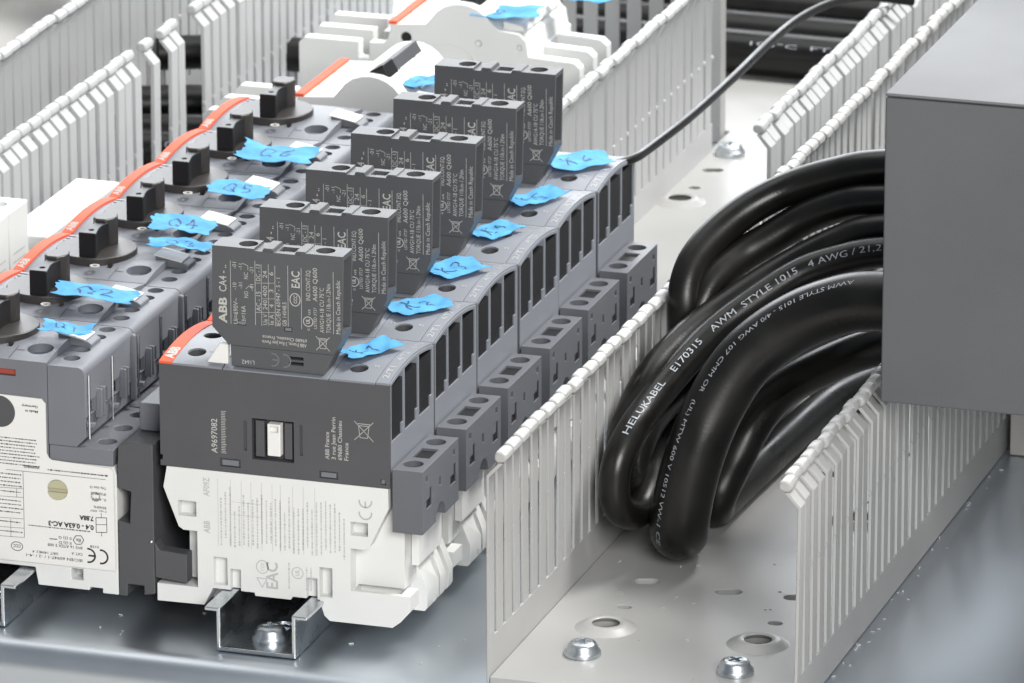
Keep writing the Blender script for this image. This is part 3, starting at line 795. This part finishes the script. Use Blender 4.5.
# ------------------------------------------------------------------ slotted wiring ducts
def finger_mesh(name, width, h0, h1, t, sgn, material, nub, slot):
    """one duct finger standing at local origin, running up; inner side of the duct is sgn*x; width along y"""
    bm = NB()
    prof = [(0, h0), (0, h1-9), (4.2, h1-4.2), (4.2, h1-3.4), (2.9, h1-2.2), (2.9, h1-.6), (3.6, h1), (7.2, h1), (7.8, h1-.8), (7.8, h1-2.4), (6.8, h1-3.2), (5.8, h1-3.6), (5.6, h1-4.9), (t, h1-9.7), (t, h0)]
    stem = [(0, h0), (0, h1-9), (4.2, h1-4.4), (5.8, h1-4.6), (t, h1-9.7), (t, h0)]
    prism(bm, [(sgn*p[0], p[1]) for p in stem], 0, width, 1)
    g = max(0, (slot-.9)/2)
    head = [(2.6, h1-3.6), (2.4, h1-1.6), (3.2, h1-.3), (4.6, h1), (6.2, h1-.2), (7.4, h1-1.2), (7.6, h1-3), (6.6, h1-4.2), (4.0, h1-4.7)]
    rows = []
    for y, k in ((-g, .62), (-g+.5, .78), (-g+1.2, .84), (width+g-1.2, .84), (width+g-.5, .78), (width+g, .62)):
        rows.append([bm.verts.new((sgn*(5.1+(p[0]-5.1)*k), y, (h1-2.4)+(p[1]-h1+2.4)*k)) for p in head])
    bm.faces.new(rows[0]); bm.faces.new(rows[-1][::-1]); nh = len(head)
    for a_, b_ in zip(rows[:-1], rows[1:]):
        for q in range(nh): bm.faces.new((a_[q], b_[q], b_[(q+1) % nh], a_[(q+1) % nh]))
    if nub:
        z = h0+(h1-h0)*nub
        a = sorted((sgn*-.35, sgn*(t+.35)))
        if slot < 2: box(bm, a[0], a[1], width-.5, width+slot+.5, z-.8, z+.8)
        else: box(bm, a[0]+.5, a[1]-.5, width-.3, width+.55, z-.8, z+.8); box(bm, a[0]+.5, a[1]-.5, -.55, .3, z-.8, z+.8)
    return mesh_of(name, bm, material, bevel=.28, seg=1)
def duct_wall(T, x, y0, y1, sgn, m, pitch, slot, rim, h, nub, gaps=(), t=1.7, axis='y', name='side_wall', rng=None):
    """wall with its outer face at x, fingers along y; a part of duct T with one sub-part per finger"""
    loc = T['_loc']
    bm = NB(); L = y1-y0
    a, b = (0, sgn*t) if sgn > 0 else (sgn*t, 0)
    box(bm, a, b, 0, L, .25, rim); 
    wl = part(name, bm, m, T, bevel=.3)
    wl.location = [(x-loc[0])*S, (y0-loc[1])*S, 0]
    if axis == 'x':
        wl.rotation_euler = (0, 0, -math.pi/2)
    me = finger_mesh('finger', pitch-slot, rim-.3, h, t, sgn, m, nub, slot)
    n = max(1, int((L+slot)/pitch))
    rr = random.Random(int(abs(x)*7))
    for k in range(n):
        yk = y0+k*pitch
        if any(g0 <= yk <= g1 for g0, g1 in gaps): continue
        o = link('finger', me, wl, (0, k*pitch, 0))
        o.rotation_euler = (rr.uniform(-.003, .003), rr.uniform(-.008, .008), 0)
    return wl
def duct(loc, label):
    T = empty('wiring_duct', loc); T['_loc'] = loc
    return tag(T, label, 'wiring duct')
def duct_base(T, x0, x1, y0, y1, cols, mid, ystart):
    loc = T['_loc']
    bm = NB(); box(bm, x0, x1, y0, y1, .3, 2.6)
    cut = NB(); bosses = []
    for x in cols:
        y = ystart
        while y < y1+60:
            for dy, kind in ((36.8, 'boss'), (57.3, 'small'), (83, 'oval'), (110.5, 'small')):
                yy = y+dy
                if not (y0+8 < yy < y1-8): continue
                if kind == 'boss': cyl(cut, (x, yy), 6.6, -1, 4); bosses.append((x, yy))
                elif kind == 'small': prism(cut, oval((x, yy), .5, 1.9, 0), -1, 4, 2)
                else: prism(cut, oval((x, yy), 1.6, 2.6, .3), -1, 4, 2)
            y += 125
    y = ystart
    while mid and y < y1:
        if y0+8 < y+81.5 < y1-8: prism(cut, oval((mid, y+81.5), 1.8, 2.7, .3), -1, 4, 2)
        y += 125
    o = part('base_strip', bm, M['pvcbase'], T, bevel=.25, cut=cut); o.location = [-c*S for c in loc]
    for x, y in bosses:
        bm = NB(); lathe(bm, [(10.4, 2.55), (9.4, 2.9), (7.6, 4.0), (6.2, 4.6), (5.2, 4.6), (4.5, 4.2), (4.6, 3.9), (6.3, 2.4), (6.5, .5), (7.2, 2.3)], n=36)
        b = part('boss', bm, M['pvcbase'], o)
        b.location = [x*S, y*S, 0]
# duct in front right: walls A and B
D = duct((90, -18, 0), 'grey slotted wiring duct full of thick black cables, front right')
duct_base(D, 39.2, 138.7, -18, 640, (61, 112), 89.4, 0)
duct_wall(D, 38.0, -18, 640, 1, M['pvc'], 9.1, 3.1, 15, 79, .45, t=1.0)
duct_wall(D, 140.0, -18, 420, -1, M['pvc'], 8.8, 3.4, 13, 79, .5, t=1.1)
# duct behind the contactors
D2 = duct((-20, 300, 0), 'pale slotted wiring duct standing behind the contactor row, steel screw in its base')
duct_base(D2, -60.9, 34, 292, 608, (-52, 12), None, 469)
duct_wall(D2, -63, 318, 578, 1, M['pvcwhite'], 9.6, 1.7, 14, 80, .42, t=3.2)
duct_wall(D2, 24.5, 362, 690, -1, M['pvcwhite'], 8.6, 1.8, 14, 80, 0)
duct_wall(D2, -67, 598, 605, 1, M['pvc'], 8.4, 1.4, 6, 94, 0, t=5, name='lone_finger_stub')
# duct at the left
D3 = duct((-258, 200, 0), 'pale slotted wiring duct along the left, several fingers broken out')
duct_base(D3, -284.4, -231.9, 150, 690, (-258,), None, 100)
duct_wall(D3, -230, 150, 690, -1, M['pvcwhite'], 9.6, 3.0, 14, 80, .4, gaps=((388, 392), (407, 411), (436, 449)))
duct_wall(D3, -286.5, 150, 690, 1, M['pvcwhite'], 9.6, 1.7, 14, 80, .42, t=3.2)
# cross duct at the back
D4 = duct((-110, 646, 0), 'grey cross duct at the top edge with black cables behind its fingers')
duct_wall(D4, -190, 646, 646+115, 1, M['pvc'], 9.3, 3.4, 14, 84, 0, axis='x')
bm = NB(); box(bm, -110, 34, 608.5, 790, .3, 2.4); o = part('base_strip', bm, M['pvcbase'], D4, bevel=.2); o.location = (110*S, -646*S, 0)
duct_wall(D4, -190, 800, 800+330, -1, M['pvcwhite'], 9.3, 3.4, 14, 84, 0, axis='x')

# screws in the ducts
bolt((61.2, 10.6, 2.7), 6.0, 4.6, 'zinc pan head screw at the front of the cable duct, beside its left wall', 'duct screws', .3)
bolt((112.2, 9.5, 2.7), 6.0, 4.6, 'zinc pan head screw at the bottom edge, near the right duct wall', 'duct screws', .9)
bolt((-51.4, 575, 2.7), 6.0, 4.6, 'zinc screw in the pale duct base behind the contactors', 'duct screws', .2)

# ------------------------------------------------------------------ grey enclosure and housing on the right
def enclosure():
    T = empty('grey_enclosure', (230, 70, 77))
    bm = NB(); box(bm, 142.5, 330, 70, 420, 77, 178.6)
    o = part('case', bm, M['boxgrey'], T, bevel=.7); o.location = (-230*S, -70*S, -77*S)
    bm = NB(); box(bm, 142.4, 330.1, 69.9, 420.1, 178.8, 180)
    o = part('lid', bm, M['boxgrey'], T, bevel=.7); o.location = (-230*S, -70*S, -77*S)
    tag(T, 'large plain grey enclosure with a flat lid, upper right', 'enclosure')
enclosure()
bm = NB(); box(bm, 142.2, 300, 252, 330, .2, 60); cut = NB(); box(cut, 148, 290, 250, 254, 12, 52)
tag(part('housing_block', bm, M['beige'], None, bevel=.8, cut=cut), 'warm grey housing under the grey enclosure at the right edge', 'housing')
# pale cabinet side beyond the left duct
bm = NB(); box(bm, -470, -318, 330, 690, .2, 78); cut = NB(); box(cut, -462, -326, 338, 682, 70, 90)
tag(part('pale_tray', bm, M['whitelabel'], None, bevel=2, cut=cut), 'blurred off-white tray in the top left corner', 'tray')

# ------------------------------------------------------------------ cables
def spline(pts, n):
    P = np.array(pts, float); k = len(P)
    Pe = np.vstack([2*P[0]-P[1], P, 2*P[-1]-P[-2]])
    out = []
    for i in range(k-1):
        p0, p1, p2, p3 = Pe[i:i+4]
        for t in np.linspace(0, 1, n, endpoint=False):
            out.append(.5*((2*p1)+(p2-p0)*t+(2*p0-5*p1+4*p2-p3)*t*t+(3*p1-p0-3*p2+p3)*t**3))
    out.append(P[-1])
    Q = np.array(out)
    for _ in range(6):
        Q[1:-1] = .25*Q[:-2]+.5*Q[1:-1]+.25*Q[2:]
    return Q
CAMP = np.array([665.5, -1955.4, 767.2])
def frames(Q):
    T = np.gradient(Q, axis=0); T /= np.linalg.norm(T, axis=1)[:, None]
    N = np.zeros_like(T); n = np.cross(T[0], [0, 0, 1.]);
    if np.linalg.norm(n) < .1: n = np.cross(T[0], [0, 1., 0])
    for i in range(len(T)):
        n = n-T[i]*(n@T[i]); n /= np.linalg.norm(n); N[i] = n
    return T, N, np.cross(T, N)
def cable(name, pts, r, label, cat, group=None, material='cable', n=10, seg=28, texts=()):
    Q = spline(pts, n); T, N, B = frames(Q)
    bm = NB(); rings = []
    for q, nn, b in zip(Q, N, B):
        rings.append([bm.verts.new(q+r*(math.cos(2*math.pi*i/seg)*nn+math.sin(2*math.pi*i/seg)*b)) for i in range(seg)])
    for a, c in zip(rings[:-1], rings[1:]):
        for i in range(seg): bm.faces.new((a[i], a[(i+1) % seg], c[(i+1) % seg], c[i]))
    bm.faces.new(rings[0]); bm.faces.new(rings[-1][::-1])
    c0 = Q[len(Q)//2]
    T0 = empty(name, c0)
    o = part('sheath', bm, M[material], T0, angle=60); o.location = [-c*S for c in c0]
    tag(T0, label, cat, group)
    s = np.r_[0, np.cumsum(np.linalg.norm(np.diff(Q, axis=0), axis=1))]
    for txt, pa, pb, hgt, tilt in texts:
        s0, s1 = [s[np.argmin(np.linalg.norm(Q-np.array(p_, float), axis=1))] for p_ in (pa, pb)]
        rev = s1 < s0; length = abs(s1-s0)
        P = Print(); P.text(txt, 0, -hgt*.35, hgt, 0, .0, length=length); P.refine(.7)
        def fn(u, v):
            uu = s0-u if rev else s0+u; vv = v
            q = np.array([np.interp(uu, s, Q[:, k]) for k in range(3)]); t = np.array([np.interp(uu, s, T[:, k]) for k in range(3)]); t /= np.linalg.norm(t)
            if rev: t = -t
            nrm = np.array([0.30, -.90, .31]); nrm = nrm-t*(nrm@t); nrm /= np.linalg.norm(nrm)
            up = np.cross(nrm, t)
            a = tilt+vv/r
            return q+(r+.07)*(math.cos(a)*nrm+math.sin(a)*up)
        o = P.build('sheath_print', M['cableprint'], T0, fn); o.location = [-c*S for c in c0]
    return T0, s[-1]
#CABLES#
CG = 'thick black cables looping in the duct'
cable('power_cable', [(175, 108, 98), (132.4, 112, 97.5), (113.9, 113, 93), (99.1, 112, 85), (86.7, 108, 74), (79, 103, 61), (74.4, 98, 48.3), (71.3, 95, 35.7), (68.9, 95, 23), (67, 100, 15.2), (63, 114, 13.2), (56, 132, 13), (52, 162, 13), (51.5, 240, 13), (54, 320, 13), (60, 400, 13)], 9.9,
      'thickest black cable, looping down in front of the others to the duct floor', 'cable', CG,
      texts=[('AWM STYLE 1015 - 4/0 AWG 107 CMM OR', (125, 112, 96), (79, 103, 61), 2.4, -.72), ('(UL) MTW 600 V 10512 VW-1 CE', (78, 102, 59), (68, 97, 18), 2.4, -.8)])
cable('power_cable', [(160, 152, 106), (121, 155, 100.6), (105.9, 155, 96.4), (93, 152, 91.5), (79.8, 144, 82.5), (68.9, 134, 74), (61, 120, 65), (55.1, 105, 56.2), (52.3, 94, 50.7), (49.9, 86, 42.7), (49.2, 84, 32.8), (50.1, 88, 24.6), (53, 99, 20.4), (53, 113, 25), (50, 135, 29), (47, 200, 29), (47, 300, 29), (55, 400, 29)], 5.2,
      'black cable with the clear white print HELUKABEL, second in front', 'cable', CG,
      texts=[('HELUKABEL    E170315    AWM  STYLE 1015   4 AWG / 21,2', (51.2, 90.5, 47.6), (123, 155, 101), 3.2, .32)])
cable('power_cable', [(160, 170, 109), (116.5, 172, 103.2), (101.3, 172, 97.7), (83.3, 166, 87.6), (67, 154, 76.6), (58, 142, 69.8), (50.6, 124, 61.3), (47.6, 112, 52.2), (46.4, 104, 43.4), (46.2, 102, 33), (46.5, 110, 29), (46, 135, 40), (46, 200, 40), (47, 300, 40)], 5.5,
      'black cable directly behind the white printed one, left of it at the bend', 'cable', CG)
cable('power_cable', [(165, 183, 127), (113.1, 185, 121.3), (95.2, 187, 116.3), (80.6, 186, 110.7), (68.3, 180, 104.3), (59.5, 172, 97.3), (53.8, 164, 89.9), (52.0, 158, 82.6), (52.2, 155, 74), (52, 158, 62), (51, 175, 52), (50, 220, 52), (50, 300, 52)], 5.8,
      'uppermost black cable of the loop, arching highest to the enclosure', 'cable', CG)
cable('power_cable', [(165, 178, 117), (114.6, 180, 111.3), (100.9, 182, 108.1), (86.7, 182, 101.8), (75.7, 178, 94.6), (67.8, 174, 89.7), (61.3, 166, 84.4), (57.9, 160, 78.1), (56, 155, 68), (56, 156, 56), (58, 170, 44), (60, 220, 43), (60, 300, 43)], 5.8,
      'second highest black cable with a soft highlight on its bend', 'cable', CG)
cable('power_cable', [(165, 132, 84), (126.7, 135, 74.8), (102.3, 145, 61.3), (87.2, 150, 49.5), (79, 149, 39.1), (74.2, 143, 27.5), (70.5, 135, 17), (67.8, 140, 10), (67.4, 152, 8.8), (68.5, 181, 8.6), (71.7, 238, 8.6), (76, 271, 8.6), (88, 310, 8.6), (98, 390, 8.6)], 6.4,
      'bluish sheened cable under the thickest one, running back along the duct floor', 'cable', CG)
WG = 'wire from the rear contactor'
cable('control_wire', [(-4, 256, 91.2), (0.5, 268, 91.0), (1.2, 285, 90.1), (2.8, 330, 89.4), (2.6, 390, 88.8), (1.9, 440, 88.7), (2.6, 480, 87.8), (8.2, 510, 87.0), (17, 530, 84.5), (30, 545, 80)], 1.7,
      'thin black wire rising from the rearmost contactor to the upper edge', 'wire', seg=14)
BG = 'black cables in the cross duct at the back'
for k, (y, z, lb) in enumerate(((692, 12, 'nearest and lowest black cable lying in the cross duct at the back'), (714, 14, 'second black cable from the front in the cross duct at the back'), (740, 18, 'third black cable from the front in the cross duct at the back'), (766, 42, 'farthest black cable with pale print in the cross duct at the back'))):
    cable('power_cable', [(-175, y+4, z), (-100, y+2, z), (-20, y, z), (60, y+1, z), (180, y+8, z)], 9.2, lb, 'cable', BG,
          texts=[('105°C  FT1   CE  OR 600V', (-80, y, z), (20, y, z), 2.6, .35)] if k in (0, 3) else ())
LG = 'black cables behind the broken fingers of the left duct'
for k, (y, z, r, lb) in enumerate(((478, 14, 8, 'lowest black cable behind the broken duct fingers at the left, with pale print'), (500, 16, 7, 'second black cable behind the broken duct fingers at the left'), (528, 20, 7.5, 'third black cable behind the broken duct fingers, blurred'), (556, 34, 7, 'farthest black cable crossing the left duct'))):
    cable('power_cable', [(-282, y-14, z), (-262, y-6, z), (-235, y, z), (-200, y+2, z), (-150, y+3, z)], r, lb, 'cable', LG,
          texts=[('600V  RO-C', (-262, y, z), (-205, y, z), 4.2, .3)] if k == 0 else ())
cable('power_cable', [(-330, 404, 84), (-318, 430, 84), (-308, 470, 84), (-300, 540, 70)], 6, 'blurred black cable over the pale tray in the top left corner', 'cable')

# ------------------------------------------------------------------ blue tape flags
def glyph(ch):
    G = {'Q': [[(.5+.38*math.cos(t), .5+.45*math.sin(t)) for t in np.linspace(.4, 6.9, 16)], [(.6, .3), (.95, -.05)]],
         '1': [[(.3, .75), (.55, 1), (.5, 0)]], '2': [[(.15, .75), (.35, .98), (.7, .9), (.72, .65), (.2, .05), (.9, .1)]],
         '3': [[(.2, .9), (.6, 1), (.75, .75), (.45, .55), (.8, .3), (.5, 0), (.15, .12)]], '4': [[(.65, 0), (.6, 1), (.1, .35), (.9, .38)]],
         '5': [[(.8, 1), (.3, .95), (.25, .58), (.7, .55), (.75, .2), (.2, .02)]], '6': [[(.7, 1), (.25, .5), (.3, .08), (.7, .1), (.7, .42), (.28, .4)]],
         'K': [[(.2, 1), (.2, 0)], [(.8, 1), (.22, .5), (.85, 0)]], '7': [[(.1, .95), (.85, 1), (.4, 0)]], '8': [[(.5, .52), (.8, .8), (.5, 1), (.2, .8), (.75, .25), (.5, 0), (.2, .22), (.5, .52)]]}
    return G[ch]
def tape(p, ang, L, W, z, txt, label, seed, lift=3.0, slope=0.0, roll=0.0):
    """strip of crepe tape; p = its middle, ang = direction of its length in the plan (degrees)"""
    rr = random.Random(seed)
    nu, nv = 22, 10
    ph = [rr.uniform(0, 6.28) for _ in range(6)]
    ca, sa = math.cos(math.radians(ang)), math.sin(math.radians(ang))
    je0 = [rr.uniform(-.035, .035)+.03*math.sin(2+k*.6+ph[1]) for k in range(nv+1)]; je1 = [rr.uniform(-.03, .03)+.03*math.sin(k*.7+ph[2]) for k in range(nv+1)]
    def P(u, v, off=0.0):
        # u 0..1 along, v 0..1 across
        k = v*nv; i = min(int(k), nv-1); f = k-i
        e0 = je0[i]*(1-f)+je0[i+1]*f; e1 = je1[i]*(1-f)+je1[i+1]*f
        uu = e0*(1-u)+(1+e1)*u
        x = (uu-.5)*L; y = (v-.5)*W*(1+.04*math.sin(5*u+ph[0]))+.2*math.sin(9*u+ph[1])
        h = .38*math.sin(7*uu+ph[2])+.32*math.sin(6*v+5*uu+ph[3])+.2*math.sin(15*uu-9*v+ph[5])+.25*abs(math.sin(11*v+8*uu+ph[0]))+lift*max(0, uu-.55)**2*2.2*(1 if rr else 1)+lift*.7*max(0, .25-uu)**2*6+slope*(uu-.5)*L+roll*(v-.5)*W+off
        h += .12*math.sin(31*uu+ph[4])*math.sin(17*v+ph[5])
        return (x*ca-y*sa, x*sa+y*ca, h)
    bm = NB()
    G = [[bm.verts.new(P(i/nu, j/nv)) for j in range(nv+1)] for i in range(nu+1)]
    for i in range(nu):
        for j in range(nv): bm.faces.new((G[i][j], G[i+1][j], G[i+1][j+1], G[i][j+1]))
    r = bmesh.ops.extrude_face_region(bm, geom=bm.faces[:])
    for v in [g for g in r['geom'] if isinstance(g, bmesh.types.BMVert)]: v.co.z -= .16
    T = empty('tape_flag', (p[0], p[1], z))
    part('tape_strip', bm, M['blue'], T, angle=70)
    Q = Print()
    if txt:
        n = len(txt); cw = min(.6/n, .26)
        for k, ch in enumerate(txt):
            for stroke in glyph(ch):
                Q.line([(.24+cw*1.05*k+cw*.9*a, .25+.5*b) for a, b in stroke], .026)
        Q.refine(.06)
        Q.build('handwriting', M['ink'], T, lambda u, v: P(u, v, .12))
    tag(T, label, 'tape', 'blue tape flags with handwriting')
tl = [((-116, 18), 8, 16, 8.5, 'Q1', 'blue tape flag nearest the left bottom of the starter row'),
      ((-121, 57), 8, 26, 11, 'Q2', 'wide blue tape flag with a round scribble, second on the starters'),
      ((-114, 117), 10, 20, 8, 'Q3', 'third blue tape flag on the starters, narrow, lower of a close pair'),
      ((-121, 139), 8, 21, 14, 'Q4', 'fourth blue tape flag on the starters, upper of a close pair'),
      ((-117, 184), 8, 20, 13, 'Q5', 'fifth blue tape flag on the starters, beside the middle black knobs'),
      ((-119, 230), 8, 25, 16, 'Q6', 'sixth blue tape flag, the large one on the rear starters')]
for k, (p, a, L, W, t, lb) in enumerate(tl): tape(p, a, L*1.04, W*1.25, 92.6, t, lb, 11+k, 1.4, slope=-.08)
tape((-101.5, 345), 8, 22, 14, 90.2, '7', 'blue tape flag on the nearer white breaker', 31, 1.5)
tape((-103, 446), 8, 25, 18, 90.2, '8', 'blue tape flag on the farther white breaker', 32, 2.0)
tape((-80, 470), 10, 24, 12, 92, '', 'blurred blue tape at the top edge behind the breakers', 33, 2.0)
cl = [((-14.5, 20), 62, 22, 9, 'K1', 'blue tape flag beside the front auxiliary block'), ((-13.5, 70), 48, 20, 12, 'K2', 'blue tape flag beside the second auxiliary block'),
      ((-15.5, 112), 60, 20, 13, 'K3', 'crumpled blue tape flag beside the third auxiliary block'), ((-16, 158), 66, 19, 10, 'K4', 'blue tape flag beside the fourth auxiliary block'),
      ((-15, 199), 62, 24, 10, 'K5', 'blue tape flag beside the fifth auxiliary block'), ((-14, 247), 40, 22, 15, 'K6', 'paler blue tape flag beside the rearmost auxiliary block')]
for k, (p, a, L, W, t, lb) in enumerate(cl): tape(p, a, L*1.06, W*1.2, 94.6, t, lb, 51+k, 2.2, slope=-.04)

# ------------------------------------------------------------------ swarf left by cutting the ducts
def swarf():
    rr = random.Random(4); bm = NB()
    for k in range(70):
        if k < 34: p = (140.4+abs(rr.gauss(0, 2.5)), rr.uniform(0, 245), .1)
        elif k < 56: p = (rr.uniform(46, 134), rr.uniform(-12, 120), 2.65)
        else: p = (rr.uniform(-110, 30), rr.uniform(-16, 20), .1)
        L, wd, h = rr.uniform(.3, 1.6), rr.uniform(.15, .5), rr.uniform(.12, .5)
        b2 = NB(); box(b2, -L/2, L/2, -wd/2, wd/2, 0, h)
        bmesh.ops.rotate(b2, verts=b2.verts, matrix=Matrix.Rotation(rr.uniform(0, 3.14), 3, 'Z'))
        bmesh.ops.translate(b2, verts=b2.verts, vec=p)
        me = bpy.data.meshes.new('x'); b2.to_mesh(me); b2.free(); bm.from_mesh(me); bpy.data.meshes.remove(me)
    o = part('plastic_swarf', bm, M['pvcwhite'])
    tag(o, 'tiny crumbs of cut plastic scattered on plate and duct floor', 'swarf', kind='stuff')
swarf()
